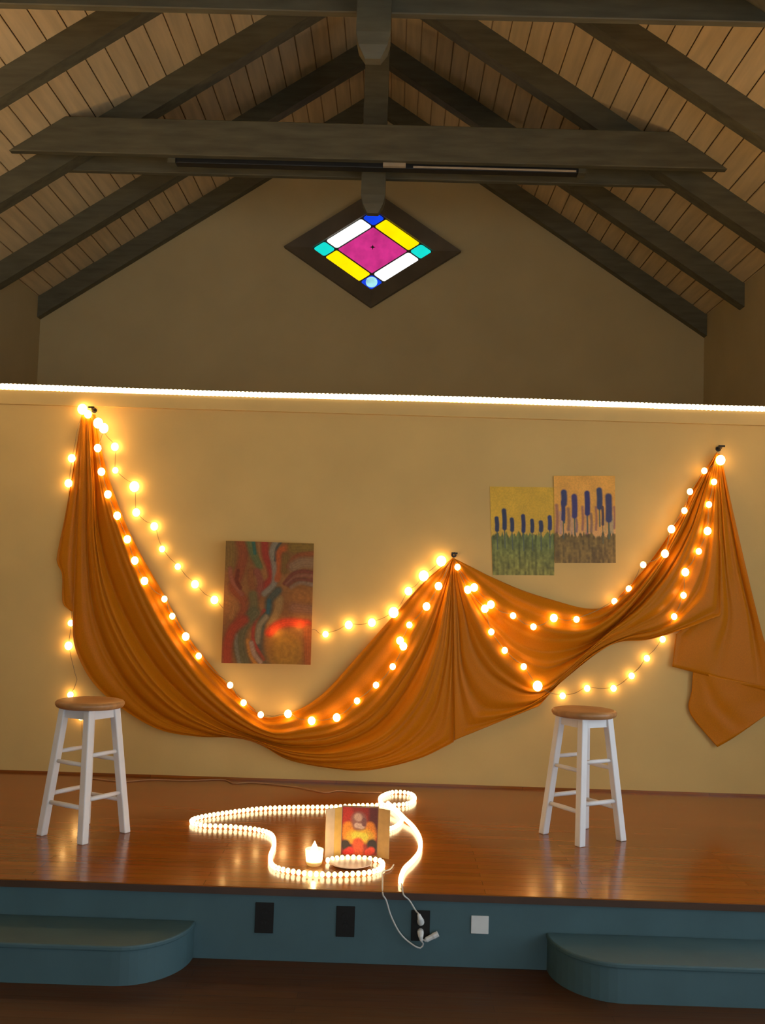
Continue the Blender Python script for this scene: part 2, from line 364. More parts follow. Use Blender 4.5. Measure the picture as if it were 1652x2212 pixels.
# ------------------------------------------------------------------ stage
stage = thing('stage', (0, DS, ZF), 'raised stage with glossy red brown wood deck and teal grey front', 'stage', None, 'structure')
mesh('deck', boxv(-HW, HW, DS-.012, DW+.0, -.022, 0), BF, MAT['deck'], stage)
mesh('nosing', boxv(-HW, HW, DS-.014, DS+.0, -.030, -.004), BF, MAT['nosing'], stage)
mesh('riser', boxv(-HW, HW, DS, DS+.05, ZF, -.022), BF, MAT['riser'], stage)
def step(xa, xb, rad_side, label):
    dep = .295; yb = DS-.001; ya = yb-dep; s = 1 if rad_side > 0 else -1; r = .255
    xe = xb if s > 0 else xa; xo = xa if s > 0 else xb
    pts = [(xo, yb), (xo, ya)]
    rx = .24
    for j in range(13):
        a = math.radians(-90+j*90/12); pts.append((xe-s*rx+s*rx*math.cos(a), ya+dep*.98+dep*.98*math.sin(a)))
    pts.append((xe, yb))
    root = thing('stage_step', ((xa+xb)/2, ya+dep/2, ZF), label, 'step', 'two low rounded steps at the stage front')
    mesh('body', *prism([(x, y, ZF) for x, y in pts], (0, 0, .122)), MAT['riser'], root)
    cxm, cym = (xa+xb)/2, ya+dep/2
    tp = [(x+(s*.006 if abs(x-xo) > .02 else 0), y-.008 if y < yb-.02 else y) for x, y in pts]
    bevel(mesh('tread', *prism([(x, y, ZF+.122) for x, y in tp], (0, 0, .02)), MAT['riser'], root), .006)
step(-HW, -.437, 1, 'low teal grey step with one rounded end, below the left stool')
step(.935, HW, -1, 'low teal grey step with one rounded end, below the right stool')
# ------------------------------------------------------------------ stools
def stool(c, ang, label):
    t = thing('bar_stool', (c[0], c[1], 0), label, 'stool', 'white stools with brown wooden seats')
    H, Rf, Rt = .61, .184, .112
    v, f = lathe([(.10, H-.034), (.140, H-.034), (.150, H-.029), (.156, H-.019), (.156, H-.010), (.150, H-.003), (.140, H), (.06, H-.002)], (c[0], c[1], 0), 40)
    mesh('seat', v, f, MAT['seat'], t, True)
    def lp(k, z):
        a = -math.pi/2+ang+k*math.pi/2; r = Rf+(Rt-Rf)*z/(H-.034)
        return Vector((c[0]+r*math.cos(a), c[1]+r*math.sin(a), z))
    for k in range(4):
        a = -math.pi/2+ang+k*math.pi/2+math.pi/4
        w = .0185
        V = []
        for z in (0, H-.034):
            p = lp(k, z)
            for i, j in ((-1, -1), (1, -1), (1, 1), (-1, 1)):
                V.append(p+Vector((math.cos(a)*i*w-math.sin(a)*j*w, math.sin(a)*i*w+math.cos(a)*j*w, 0)))
        bevel(mesh('leg', V, BF, MAT['white'], t), .005)
    for k in range(4):
        mesh('apron', *bar(lp(k, H-.056), lp((k+1) % 4, H-.056), .018, .044), MAT['white'], t)
        zu = .375 if k % 2 == 0 else .335; zl = .185 if k % 2 == 0 else .150
        for z, r in ((zu, .0095), (zl, .0105)):
            mesh('stretcher', *tube([lp(k, z), lp(k, z).lerp(lp((k+1) % 4, z), .5), lp((k+1) % 4, z)], [r*.9, r*1.1, r*.9], 10), MAT['white'], t, True)
c1 = fl(181, 1801); c2 = fl(1257, 1808)
stool((c1.x, c1.y), .263, 'white wooden stool with round brown seat under the tall end of the drape')
stool((c2.x, c2.y), -.237, 'white wooden stool with round brown seat below the flower paintings')
# ------------------------------------------------------------------ posters
REF = np.array(lin((150, 116, 72))); WALB = np.array((.65, .44, .15))
def alb(c): return np.clip(np.array(lin(c))/REF*WALB, .003, .9)
def poster(name, corners, img, label, cat, th=.003, tr=.0, bend=0.0):
    """corners TL TR BR BL in world; img function (s,t arrays)->rgb albedo"""
    TL, TR, BR, BL = [Vector(p) for p in corners]; nx, ny = 110, 150
    if (TR-TL).length > (BL-TL).length: nx, ny = 150, 110
    c = (TL+TR+BR+BL)/4; og = Vector((c.x, c.y, min(BL.z, BR.z)))
    V, Fc = [], []
    nrm = (TR-TL).cross(BL-TL).normalized()          # towards -Y (viewer)
    if nrm.y > 0: nrm = -nrm
    for j in range(ny+1):
        for i in range(nx+1):
            s, t = i/nx, j/ny
            p = TL*(1-s)*(1-t)+TR*s*(1-t)+BR*s*t+BL*(1-s)*t
            V.append(p+nrm*bend*4*s*(1-s))
    n = len(V); fr = [(j*(nx+1)+i, j*(nx+1)+i+1, (j+1)*(nx+1)+i+1, (j+1)*(nx+1)+i) for j in range(ny) for i in range(nx)]
    B2 = [p-nrm*th for p in (TL, TR, BR, BL)]; V += B2
    Fc = fr + [(n, n+3, n+2, n+1)]
    if tr: Fc = fr; V = V[:n]
    top = list(range(0, nx+1)); right = [j*(nx+1)+nx for j in range(ny+1)]; bot = [ny*(nx+1)+i for i in range(nx, -1, -1)]; left = [j*(nx+1) for j in range(ny, -1, -1)]
    if not tr: Fc += [tuple(top[::-1]+[n, n+1]), tuple(right[::-1]+[n+1, n+2]), tuple(bot[::-1]+[n+2, n+3]), tuple(left[::-1]+[n+3, n])]
    o = mesh(name, V, Fc, printmat(name+'_print', tr), None, origin=og)
    S, Tm = np.meshgrid((np.arange(nx)+.5)/nx, (np.arange(ny)+.5)/ny); C = img(S, Tm).reshape(-1, 3)
    if not tr: C = np.vstack([C, np.tile(alb((190, 165, 140)), (5, 1))])
    me = o.data; ca_ = me.color_attributes.new('print', 'FLOAT_COLOR', 'CORNER')
    arr = np.ones((len(me.loops), 4), np.float32)
    for p in me.polygons: arr[p.loop_start:p.loop_start+p.loop_total, :3] = C[p.index]
    ca_.data.foreach_set('color', arr.ravel())
    return setp(o, label, cat)
def printmat(name, tr=0, rough=.55):
    m = bpy.data.materials.new(name); m.use_nodes = True; nt = m.node_tree; b = nt.nodes['Principled BSDF']
    a = nt.nodes.new('ShaderNodeVertexColor'); a.layer_name = 'print'
    n = nt.nodes.new('ShaderNodeTexNoise'); n.inputs['Scale'].default_value = 90
    mx = nt.nodes.new('ShaderNodeMix'); mx.data_type = 'RGBA'; mx.blend_type = 'OVERLAY'; mx.inputs[0].default_value = .15
    nt.links.new(a.outputs[0], mx.inputs[6]); nt.links.new(n.outputs['Fac'], mx.inputs[7]); nt.links.new(mx.outputs[2], b.inputs['Base Color'])
    b.inputs['Roughness'].default_value = rough
    if tr:
        t = nt.nodes.new('ShaderNodeBsdfTranslucent'); ms = nt.nodes.new('ShaderNodeMixShader'); ms.inputs[0].default_value = tr
        nt.links.new(mx.outputs[2], t.inputs[0]); nt.links.new(b.outputs[0], ms.inputs[1]); nt.links.new(t.outputs[0], ms.inputs[2])
        nt.links.new(ms.outputs[0], nt.nodes['Material Output'].inputs[0])
    return m
def noise2(S, Tm, fx, fy, seed):
    r = np.random.default_rng(seed); gx, gy = int(fx)+3, int(fy)+3; G = r.random((gy, gx))
    x = S*fx; y = Tm*fy; xi = x.astype(int); yi = y.astype(int); a = x-xi; b = y-yi; a = a*a*(3-2*a); b = b*b*(3-2*b)
    return (G[yi, xi]*(1-a)+G[yi, xi+1]*a)*(1-b)+(G[yi+1, xi]*(1-a)+G[yi+1, xi+1]*a)*b
def stroke(img, S, Tm, col, w, pts, soft=.25, asp=1.38, amt=1.0, edge=0.0):
    """soft painted stroke; pts in (s,t); w in s units"""
    P = [(p.x, p.y) for p in spline([Vector((a, b, 0)) for a, b in pts], 40)] if len(pts) > 2 else pts
    d = np.full(S.shape, 9.0)
    for (x0, y0), (x1, y1) in zip(P[:-1], P[1:]):
        dx, dy = x1-x0, (y1-y0)*asp; q = np.clip(((S-x0)*dx+(Tm-y0)*asp*dy)/max(1e-9, dx*dx+dy*dy), 0, 1)
        d = np.minimum(d, np.hypot(S-x0-q*dx, (Tm-y0)*asp-q*dy))
    st_ = .5+.5*np.sin(d/w*34+S*9+Tm*5); m = (np.clip((w*.62-d)/(w/2*soft+1e-6), 0, 1)*amt)[..., None]
    tone = alb(col)*(1-edge*.38*np.clip(d/(w*.62), 0, 1)**2-edge*.16*st_)[..., None]
    return img*(1-m)+tone*m
def img_swirl(S, Tm):
    img = np.ones(S.shape+(3,))*alb((112, 70, 34))
    n = noise2(S, Tm, 7, 9, 1)[..., None]; img = img*(.75+.5*n)
    def nz(p): y = p[1]; t = (y-205)/1820; x0 = 190-75*t; return ((p[0]-x0)/1316, t)
    def K(col, w, pts, soft=.35):
        nonlocal img; img = stroke(img, S, Tm, tuple(.86*c+.14*b for c, b in zip(col, (112, 70, 34))), w*1.28/1316, [nz(p) for p in pts], max(soft, .7), amt=.9, edge=1.0)
    K((104, 78, 34), 170, [(240, 180), (250, 420), (240, 560)])
    K((120, 54, 26), 130, [(400, 190), (450, 400), (380, 700), (300, 900), (430, 1060), (470, 1200), (380, 1400)])
    K((122, 66, 50), 60, [(250, 620), (280, 800), (420, 1000)]); K((85, 32, 14), 50, [(370, 650), (350, 800), (400, 900)])
    K((128, 82, 40), 70, [(180, 1120), (300, 1180), (260, 1350)]); K((118, 66, 30), 90, [(560, 640), (560, 800), (600, 960), (530, 1150)])
    K((72, 86, 52), 110, [(540, 180), (600, 380), (690, 560)]); K((30, 78, 74), 45, [(600, 190), (620, 380)])
    K((130, 84, 44), 40, [(680, 190), (700, 400), (790, 650)])
    K((138, 34, 24), 100, [(770, 190), (780, 400), (850, 600), (860, 760), (720, 900)])
    K((120, 58, 46), 90, [(650, 650), (700, 800), (680, 950), (560, 1200)])
    K((112, 106, 98), 80, [(940, 190), (880, 350), (905, 520), (920, 700), (890, 850), (760, 980)])
    K((46, 58, 60), 34, [(1020, 190), (950, 300), (925, 480)])
    K((158, 70, 24), 80, [(1090, 280), (985, 360), (985, 600), (950, 760)])
    K((104, 80, 24), 180, [(1200, 270), (1500, 260)]); K((98, 70, 26), 110, [(1080, 420), (1060, 620)])
    K((122, 60, 26), 80, [(1130, 560), (1260, 410), (1500, 360)])
    K((118, 88, 66), 150, [(1200, 560), (1320, 500), (1500, 500)])
    K((96, 42, 30), 55, [(1060, 820), (1180, 680), (1330, 630), (1500, 650)]); K((116, 66, 50), 50, [(1090, 830), (1210, 720), (1350, 690), (1500, 700)])
    K((94, 46, 36), 50, [(1120, 850), (1240, 760), (1500, 760)]); K((110, 92, 82), 55, [(1160, 880), (1290, 810), (1480, 830)])
    K((132, 82, 34), 330, [(1290, 1010), (1330, 1030)], .6); K((112, 74, 54), 150, [(1200, 1180), (1450, 1200)], .8)
    K((84, 78, 46), 120, [(590, 1000), (600, 1150), (560, 1320)])
    K((126, 98, 58), 110, [(980, 1060), (950, 1230), (860, 1400)])
    K((46, 62, 60), 110, [(960, 930), (840, 1070), (810, 1250), (730, 1390), (690, 1580), (700, 1800), (800, 2030)])
    K((34, 72, 88), 46, [(830, 1080), (810, 1260)]); K((112, 102, 84), 70, [(780, 1330), (680, 1470), (650, 1700)])
    K((140, 46, 34), 44, [(750, 1230), (620, 1400), (585, 1560), (600, 1720), (740, 1960)])
    K((74, 72, 50), 170, [(620, 1280), (470, 1440), (395, 1620), (390, 1800), (460, 2030)])
    K((98, 92, 78), 50, [(330, 1600), (340, 1820), (380, 2030)])
    K((138, 44, 20), 130, [(450, 1380), (280, 1540), (205, 1780), (200, 2030)])
    K((160, 100, 36), 54, [(510, 1680), (540, 1880), (620, 2030)]); K((140, 112, 100), 60, [(560, 1720), (600, 1880), (690, 2000)])
    K((128, 72, 34), 560, [(1080, 1780), (1090, 1830)], .1); K((140, 98, 22), 500, [(1070, 1800), (1070, 1860)], .2)
    K((172, 46, 14), 120, [(830, 1560), (940, 1450), (1130, 1400), (1390, 1420)]); K((140, 68, 22), 130, [(1400, 1500), (1410, 2030)])
    n2 = noise2(S, Tm, 55, 75, 2)[..., None]; return np.clip(img*(.88+.24*n2), 0, 1)
def img_flowers(S, Tm, sky, mid, low, stalks, sec, horizon, seed, pale):
    img = np.ones(S.shape+(3,))*alb(sky); asp = 1.42
    n = noise2(S, Tm, 6, 8, seed)[..., None]; img *= (.9+.2*n)
    m = np.clip((Tm-(horizon-.16))/.16, 0, 1)[..., None]; img = img*(1-m*.55)+alb(pale)*m*.55
    r = np.random.default_rng(seed)
    hz = horizon+.05*(noise2(S, Tm, 46, 1, seed+3)-.5)*2+.03*(noise2(S, Tm, 16, 12, seed+5)-.5)
    m = np.clip((Tm-hz)/.02, 0, 1)[..., None]
    grass = alb(mid)*(1-np.clip((Tm-.6)/.4, 0, 1)[..., None])+alb(low)*np.clip((Tm-.6)/.4, 0, 1)[..., None]
    grass = grass*(.55+.9*noise2(S, Tm, 34, 9, seed+1)[..., None])*(.7+.6*noise2(S, Tm, 28, 36, seed+2)[..., None])
    img = img*(1-m)+grass*m
    for x, t0, t1, w, c in sec: img = stroke(img, S, Tm, c, w*1.1, [(x, t0), (x+.01, (t0+t1)/2), (x, t1)], .9, asp, amt=.7, edge=.5)
    for x, t0, t1, w, c in stalks:
        img = stroke(img, S, Tm, (60, 62, 52), w*.35, [(x, t1), (x+.004, t1+.22)], .8, asp)
        img = stroke(img, S, Tm, tuple(.82*q for q in c), w*1.12, [(x, t0), (x+.006, (t0+t1)/2), (x+.002, t1)], .5, asp)
    return np.clip(img*(.9+.2*noise2(S, Tm, 60, 80, seed+9)[..., None]), 0, 1)
BL_ = (36, 40, 70)
def img_f1(S, Tm):
    st_ = [(.09, .36, .49, .062, BL_), (.21, .27, .47, .066, BL_), (.33, .37, .49, .060, BL_), (.51, .33, .50, .060, (32, 36, 76)), (.65, .38, .50, .056, BL_), (.79, .40, .49, .064, BL_), (.93, .34, .47, .060, (40, 44, 88))]
    return img_flowers(S, Tm, (158, 116, 28), (74, 76, 36), (92, 82, 34), st_, [], .525, 11, (150, 112, 48))
def img_f2(S, Tm):
    B2 = (46, 42, 84); Pk = (96, 48, 62); Dk = (70, 48, 58)
    st_ = [(.16, .19, .32, .09, (44, 46, 84)), (.145, .30, .50, .06, B2), (.33, .24, .46, .085, (54, 42, 92)), (.54, .20, .43, .08, (38, 36, 88)), (.74, .165, .36, .085, (44, 48, 80)), (.79, .36, .56, .04, Dk), (.89, .24, .50, .10, (50, 46, 82))]
    sec = [(.04, .34, .64, .06, Pk), (.10, .42, .66, .05, (126, 96, 100)), (.23, .38, .62, .06, Dk), (.28, .48, .66, .05, (140, 104, 90)), (.36, .5, .64, .04, (52, 46, 84)), (.46, .36, .62, .05, Pk), (.53, .46, .66, .05, (132, 84, 84)), (.60, .44, .64, .05, Dk), (.68, .36, .62, .04, Pk), (.93, .48, .64, .09, (108, 100, 84)), (.98, .36, .6, .04, Pk), (.83, .5, .64, .05, (140, 108, 70))]
    return img_flowers(S, Tm, (168, 112, 44), (84, 62, 26), (92, 66, 28), st_, sec, .66, 21, (160, 112, 80))
YP = DW-.075
poster('painting', [at(488, 1168, YP), at(678, 1174, YP), at(671, 1436, YP), at(478, 1432, YP)], img_swirl, 'unframed painting of swirling red, blue and brown bands with a yellow circle', 'painting', tr=.38)
YQ = DW-.004
poster('painting', [at(1058, 1051, YQ), at(1196, 1053, YQ), at(1197, 1243, YQ), at(1064, 1242, YQ)], img_f1, 'unframed painting of blue flower spikes over green grass under yellow sky', 'painting')
YQ2 = DW-.008
poster('painting', [at(1196, 1028, YQ2), at(1328, 1028, YQ2), at(1330, 1216, YQ2), at(1198, 1216, YQ2)], img_f2, 'unframed painting of purple flower spikes over brown ground under orange sky', 'painting')
# ------------------------------------------------------------------ draped fabric
N1, N2, N3 = (190, 893), (978, 1205), (1549, 976)
dr = thing('draped_fabric', (at(560, 1600, DW).x, DW-.05, at(560, 1660, DW).z), 'long golden orange satin cloth swagged across the wall from three hooks', 'fabric')
CV = []
def cloth(name, rails, depth, nu=150, per=12, wr=.0028, seed=3, ncr=9):
    """rails: pixel polylines from hook to hook; depth: offset of each rail from the wall"""
    YB = DW-.004
    R = []
    for r in rails:
        R.append(spline([Vector((u, v, 0)) for u, v in r], nu))
    V, Fc = [], []; rows = []
    nr = len(R)
    rows_t = []
    for k in range(nr-1):
        for j in range(per): rows_t.append((k, j/per))
    rows_t.append((nr-2, 1.0))
    rg = np.random.default_rng(seed); ph = rg.random(8)*6.28
    CR = [((i+.2+.6*rg.random())*(nr-1)/ncr, (rg.random()-.5)*1.2, .07+.10*rg.random(), (.018+.020*rg.random())*wr/.0028) for i in range(ncr)]
    for k, t in rows_t:
        a, b = R[k], R[k+1]; d0, d1 = depth[k], depth[k+1]; e = t*t*(3-2*t)
        pz, nz = R[max(0, k-1)], R[min(nr-1, k+2)]
        for i in range(nu):
            u = i/(nu-1)
            p = .5*((2*a[i])+(b[i]-pz[i])*t+(2*pz[i]-5*a[i]+4*b[i]-nz[i])*t*t+(3*a[i]-pz[i]-3*b[i]+nz[i])*t**3)
            env = min(1, (math.sin(math.pi*u))**.6+.0)
            dd = d0*(1-e)+d1*e
            vv = (k+t)
            dd = .030*(1-env)+dd*env + wr*env*(math.sin(vv*6.0+u*3+ph[0])+.5*math.sin(vv*12+ph[1]-u*5)+.5*math.sin(u*14+vv*3+ph[2]))
            for vc, sl_, wd, am in CR: dd -= env*am*math.exp(-((vv-vc-sl_*(u-.5))/wd)**2)
            V.append(at(p.x, p.y, YB-max(.006, dd)))
    n = len(rows_t)
    for j in range(n-1):
        for i in range(nu-1): Fc.append((j*nu+i, j*nu+i+1, (j+1)*nu+i+1, (j+1)*nu+i))
    CV.append((V, Fc)); o = mesh(name, V, Fc, MAT['cloth'], dr, True)
    s = o.modifiers.new('thick', 'SOLIDIFY'); s.thickness = .0015; return o
A0 = [(206, 895), (226, 1000), (262, 1108), (300, 1190), (345, 1268), (395, 1358), (440, 1418), (500, 1487), (545, 1528), (576, 1550), (640, 1535), (700, 1496), (770, 1420), (850, 1330), (915, 1258), N2]
A1 = [(200, 895), (216, 1020), (240, 1110), (280, 1222), (330, 1332), (390, 1424), (450, 1494), (520, 1553), (590, 1586), (660, 1580), (730, 1562), (800, 1508), (860, 1430), (905, 1350), (945, 1270), N2]
A2 = [(196, 895), (206, 1030), (216, 1150), (250, 1272), (310, 1392), (380, 1482), (460, 1548), (540, 1588), (620, 1608), (720, 1602), (810, 1556), (880, 1468), (925, 1380), (955, 1290), N2]
A3 = [(190, 895), (199, 1050), (204, 1180), (230, 1312), (290, 1432), (370, 1520), (460, 1571), (550, 1600), (640, 1626), (740, 1626), (830, 1590), (900, 1510), (940, 1410), (962, 1300), N2]
A4 = [(184, 895), (186, 1050), (187, 1200), (204, 1345), (260, 1465), (340, 1545), (440, 1584), (540, 1600), (640, 1642), (760, 1647), (860, 1616), (930, 1540), (962, 1420), (972, 1310), N2]
A5 = [(176, 895), (171, 1020), (163, 1200), (157, 1350), (170, 1420), (220, 1495), (330, 1570), (430, 1591), (540, 1596), (620, 1640), (720, 1660), (800, 1663), (900, 1640), (966, 1610), (979, 1603), (980, 1588), (980, 1400), N2]
cloth('swag', [A0, A1, A2, A3, A4, A5], [.040, .120, .050, .115, .065, .055], seed=3, ncr=11)
B0 = [N2, (1020, 1226), (1060, 1246), (1130, 1276), (1200, 1298), (1265, 1314), (1312, 1309), (1350, 1274), (1400, 1218), (1450, 1145), (1500, 1050), N3]
B1 = [N2, (1035, 1270), (1085, 1316), (1140, 1345), (1200, 1362), (1262, 1362), (1310, 1338), (1365, 1290), (1420, 1220), (1466, 1140), (1510, 1050), N3]
B2r = [N2, (1025, 1290), (1070, 1345), (1120, 1390), (1180, 1408), (1250, 1398), (1310, 1366), (1370, 1306), (1430, 1228), (1480, 1140), (1516, 1050), N3]
B3 = [N2, (1010, 1300), (1050, 1380), (1100, 1440), (1165, 1478), (1230, 1440), (1310, 1372), (1385, 1318), (1450, 1245), (1497, 1150), (1526, 1050), N3]
B4 = [N2, (996, 1320), (1014, 1430), (1070, 1500), (1158, 1508), (1215, 1465), (1290, 1400), (1370, 1365), (1450, 1330), (1510, 1230), (1535, 1100), N3]
B5 = [N2, (980, 1400), (981, 1580), (982, 1597), (998, 1592), (1060, 1567), (1150, 1531), (1164, 1525), (1174, 1514), (1205, 1480), (1290, 1411), (1338, 1387), (1400, 1382), (1475, 1360), (1540, 1336), (1557, 1330), (1557, 1312), (1556, 1200), (1550, 1060), N3]
cloth('swag', [B0, B1, B2r, B3, B4, B5], [.040, .110, .050, .115, .065, .055], seed=5, ncr=9)
# short tail at the tall hook, behind the swag
cloth('tail', [[(176, 897), (160, 1000), (143, 1100), (124, 1195), (124, 1218), (134, 1242), (135, 1300), (150, 1318)], [(180, 897), (168, 1010), (156, 1120), (148, 1220), (156, 1300), (160, 1322)], [(186, 897), (180, 1020), (176, 1140), (176, 1240), (178, 1300), (180, 1324)]], [.018, .032, .014], nu=60, seed=8, wr=.001, ncr=2)
# tail hanging from the low right hook, and its turned lower flap
cloth('tail', [[(1545, 980), (1546, 1080), (1545, 1200), (1530, 1300), (1466, 1366), (1460, 1372), (1452, 1440)], [(1549, 980), (1556, 1090), (1560, 1220), (1560, 1330), (1532, 1400), (1520, 1458)], [(1553, 980), (1566, 1085), (1584, 1220), (1602, 1330), (1600, 1410), (1598, 1478)], [(1557, 982), (1580, 1090), (1612, 1230), (1644, 1360), (1664, 1430), (1676, 1498)]], [.018, .045, .020, .035], nu=60, seed=9, wr=.002, ncr=3)
cloth('flap', [[(1497, 1440), (1494, 1490), (1490, 1540), (1549, 1614)], [(1546, 1460), (1552, 1500), (1560, 1530), (1590, 1590)], [(1680, 1486), (1676, 1505), (1672, 1520), (1668, 1535)]], [.016, .030, .018], nu=30, seed=10, wr=.001, ncr=1)
# hooks
for (u, v), where in ((N1, 'topmost of the three, at the tall end of the cloth'), (N2, 'at the middle peak of the cloth'), (N3, 'at the right-hand peak of the cloth')):
    p = at(u+(14 if u < 300 else 2), v-6, DW); 
    V, Fc = join([tube([(p.x, DW-.001, p.z), (p.x, DW-.055, p.z), (p.x, DW-.065, p.z+.012)], .006, 8), tube([(p.x, DW, p.z), (p.x, DW-.006, p.z)], .016, 12), (boxv(p.x-.018, p.x+.018, DW-.072, DW-.058, p.z+.004, p.z+.014), BF)])
    o = mesh('wall_hook', V, Fc, MAT['nail'], None, origin=(p.x, DW, p.z)); setp(o, 'small dark cloth hook, '+where, 'hook', 'hooks holding the draped cloth')
# ------------------------------------------------------------------ string lights
BULB = [uvsphere('bulb_glow', r, MAT['bulb'], 12, 8, 1.1) for r in (.0175, .0220, .0275)]
BULBW = [uvsphere('bulb_glow', r, MAT['bulb'], 12, 8, 1.1) for r in (.0175, .0225, .0290)]
from mathutils.bvhtree import BVHTree
BV = BVHTree.FromPolygons(*join([([tuple(p) for p in v], f) for v, f in CV]))
def on_cloth(u, v, Y, s):
    """a bulb resting on the cloth where the cloth is"""
    d = ray(u, v).normalized(); h = BV.ray_cast(Vector((CX, 0, CZ)), d)
    if h[0] is None: return at(u, v, Y)
    return h[0]-d*((.0175, .022, .0275)[s]+.004 if s is not None else .006)
def string(label, pts, setb, first=None, last=None):
    """pts: (px, py, Y, size 0-2 or None for a bare wire point)"""
    P = [(on_cloth(u, v, Y, s) if abs(Y-C_) < .06 else at(u, v, Y), s) for u, v, Y, s in pts]
    og = min((p for p, s in P), key=lambda p: p.z)
    t = thing('string_lights', og, label, 'string lights', 'warm string lights on the wall')
    W = []
    for i, (p, s) in enumerate(P):
        W.append(p+Vector((0, .010 if s is not None else 0, .006)))
        if i < len(P)-1:
            q = P[i+1][0]; m_ = p.lerp(q, .5); W.append(m_+Vector((0, .004, -.012*random.random())))
    mesh('wire', *tube(spline(W, len(W)*4), .0020, 6), MAT['wire'], t, True)
    for p, s in P:
        if s is not None: inst('bulb', setb[s], p, t)
    return t
C_, Wl = DW-.115, DW-.026
S1 = [(224, 925, C_, 2), (211, 968, C_, 1), (219, 1019, C_, 1), (233, 1068, C_, 1), (253, 1114, C_, 1), (275, 1165, C_, 1), (291, 1211, C_, 1), (312, 1255, C_, 1), (355, 1294, C_, 0), (372, 1331, C_, 0), (401, 1375, C_, 1), (429, 1417, C_, 0), (497, 1480, C_, 0), (526, 1518, C_, 0), (563, 1544, C_, 0), (622, 1542, C_, 1), (673, 1557, C_, 1), (727, 1550, C_, 1), (771, 1514, C_, 0), (812, 1480, C_, 0), (848, 1440, C_, 0), (871, 1396, C_, 1), (864, 1384, C_, 1), (884, 1350, C_, 0), (921, 1310, C_, 1), (947, 1266, C_, 1), (972, 1215, C_, None)]
string('warm string lights lying on the cloth from the tall hook to the middle peak', S1, BULB)
S2 = [(190, 895, Wl-.05, 1), (212, 914, Wl-.06, 2), (248, 965, Wl, 1), (249, 1016, Wl, 0), (290, 1051, Wl, 2), (294, 1107, Wl, 1), (333, 1137, Wl, 1), (350, 1186, Wl, 0), (384, 1224, Wl, 0), (421, 1262, Wl, 1), (463, 1296, Wl, 1), (500, 1330, Wl, None), (548, 1356, Wl, None), (598, 1364, Wl-.012, 0), (648, 1352, Wl-.018, 0), (680, 1362, Wl, None), (703, 1370, Wl, 0), (753, 1350, Wl, 1), (803, 1345, Wl, 1), (850, 1323, Wl, 2), (882, 1277, Wl, 1), (915, 1244, Wl, 2), (953, 1212, Wl, 2)]
string('warm string lights on the bare wall passing behind the swirl painting', S2, BULBW)
S3 = [(178, 884, Wl-.02, 2), (166, 935, Wl, None), (155, 990, Wl, 1), (148, 1044, Wl, 1), (150, 1130, Wl, None), (156, 1250, Wl, None), (153, 1346, Wl, 0), (148, 1395, Wl, 1), (158, 1440, Wl, None), (166, 1470, Wl, None), (152, 1501, Wl, 0), (165, 1530, Wl, None), (175, 1549, Wl, 0), (178, 1600, Wl, None), (190, 1670, Wl, None)]
string('warm string lights dropping down the wall behind the stool beside the drape', S3, BULBW)
S4 = [(988, 1225, C_, 0), (1024, 1269, C_, 1), (1060, 1306, C_, 1), (1108, 1330, C_, 0), (1152, 1354, C_, 0), (1196, 1335, C_, 1), (1245, 1338, C_, 0), (1327, 1299, C_, 0), (1358, 1272, C_, 0), (1389, 1220, C_, 0), (1436, 1196, C_, 1), (1450, 1143, C_, 1), (1478, 1103, C_, 0), (1490, 1062, C_, 0), (1521, 1017, C_, 0), (1556, 994, C_+.05, 2)]
string('warm string lights on the cloth along the upper edge of the smaller swag', S4, BULB)
S5 = [(982, 1215, C_, None), (1010, 1274, C_, 1), (1047, 1315, C_, 1), (1061, 1365, C_, 0), (1090, 1405, C_, 0), (1131, 1440, C_, 0), (1161, 1482, C_, 2), (1215, 1503, Wl, 0), (1268, 1487, Wl, 0), (1325, 1487, Wl, 0), (1364, 1460, Wl, 0), (1397, 1422, Wl, 0), (1431, 1381, Wl, 0), (1456, 1332, C_, 0), (1476, 1286, C_, 0), (1480, 1236, C_, 1), (1509, 1191, C_, 0), (1528, 1147, C_, 1), (1531, 1090, C_, 0), (1542, 1041, C_, 0)]
string('warm string lights looping under the smaller swag above the right stool', S5, BULB)
# ------------------------------------------------------------------ rope lights
def rope(name, P, r, pitch, m, label, group=None):
    Ln = length(P); n = int(Ln/pitch); Q = spline(P, n)
    t = thing(name, (P[len(P)//2].x, P[len(P)//2].y, min(p.z for p in P)-r), label, 'rope light', group)
    mesh('sleeve', *tube(spline(P, n), r*.42, 8), MAT['sleeve'], t, True)
    return t, Q
bead_wall = uvsphere('bead_glow', .0185, MAT['rope'], 10, 6); bead_floor = uvsphere('bead_glow', .0098, MAT['ropef'], 10, 6, 1.2)
yR = DW-.020
pts = [at(u, v, yR) for u, v in ((-40, 834), (0, 837), (60, 841), (200, 847), (300, 850), (500, 857), (640, 858), (760, 865), (900, 864), (1100, 872), (1300, 875), (1480, 880), (1560, 880), (1652, 883), (1700, 884))]
pts = [Vector((p.x, yR, 2.3025+.004*math.sin(p.x*2.1))) for p in pts]
t, Q = rope('rope_light', pts, .0185, .0255, None, 'glowing beaded rope light running straight along the top of the low wall', 'rope lights')
for p in Q: inst('bead', bead_wall, p, t)
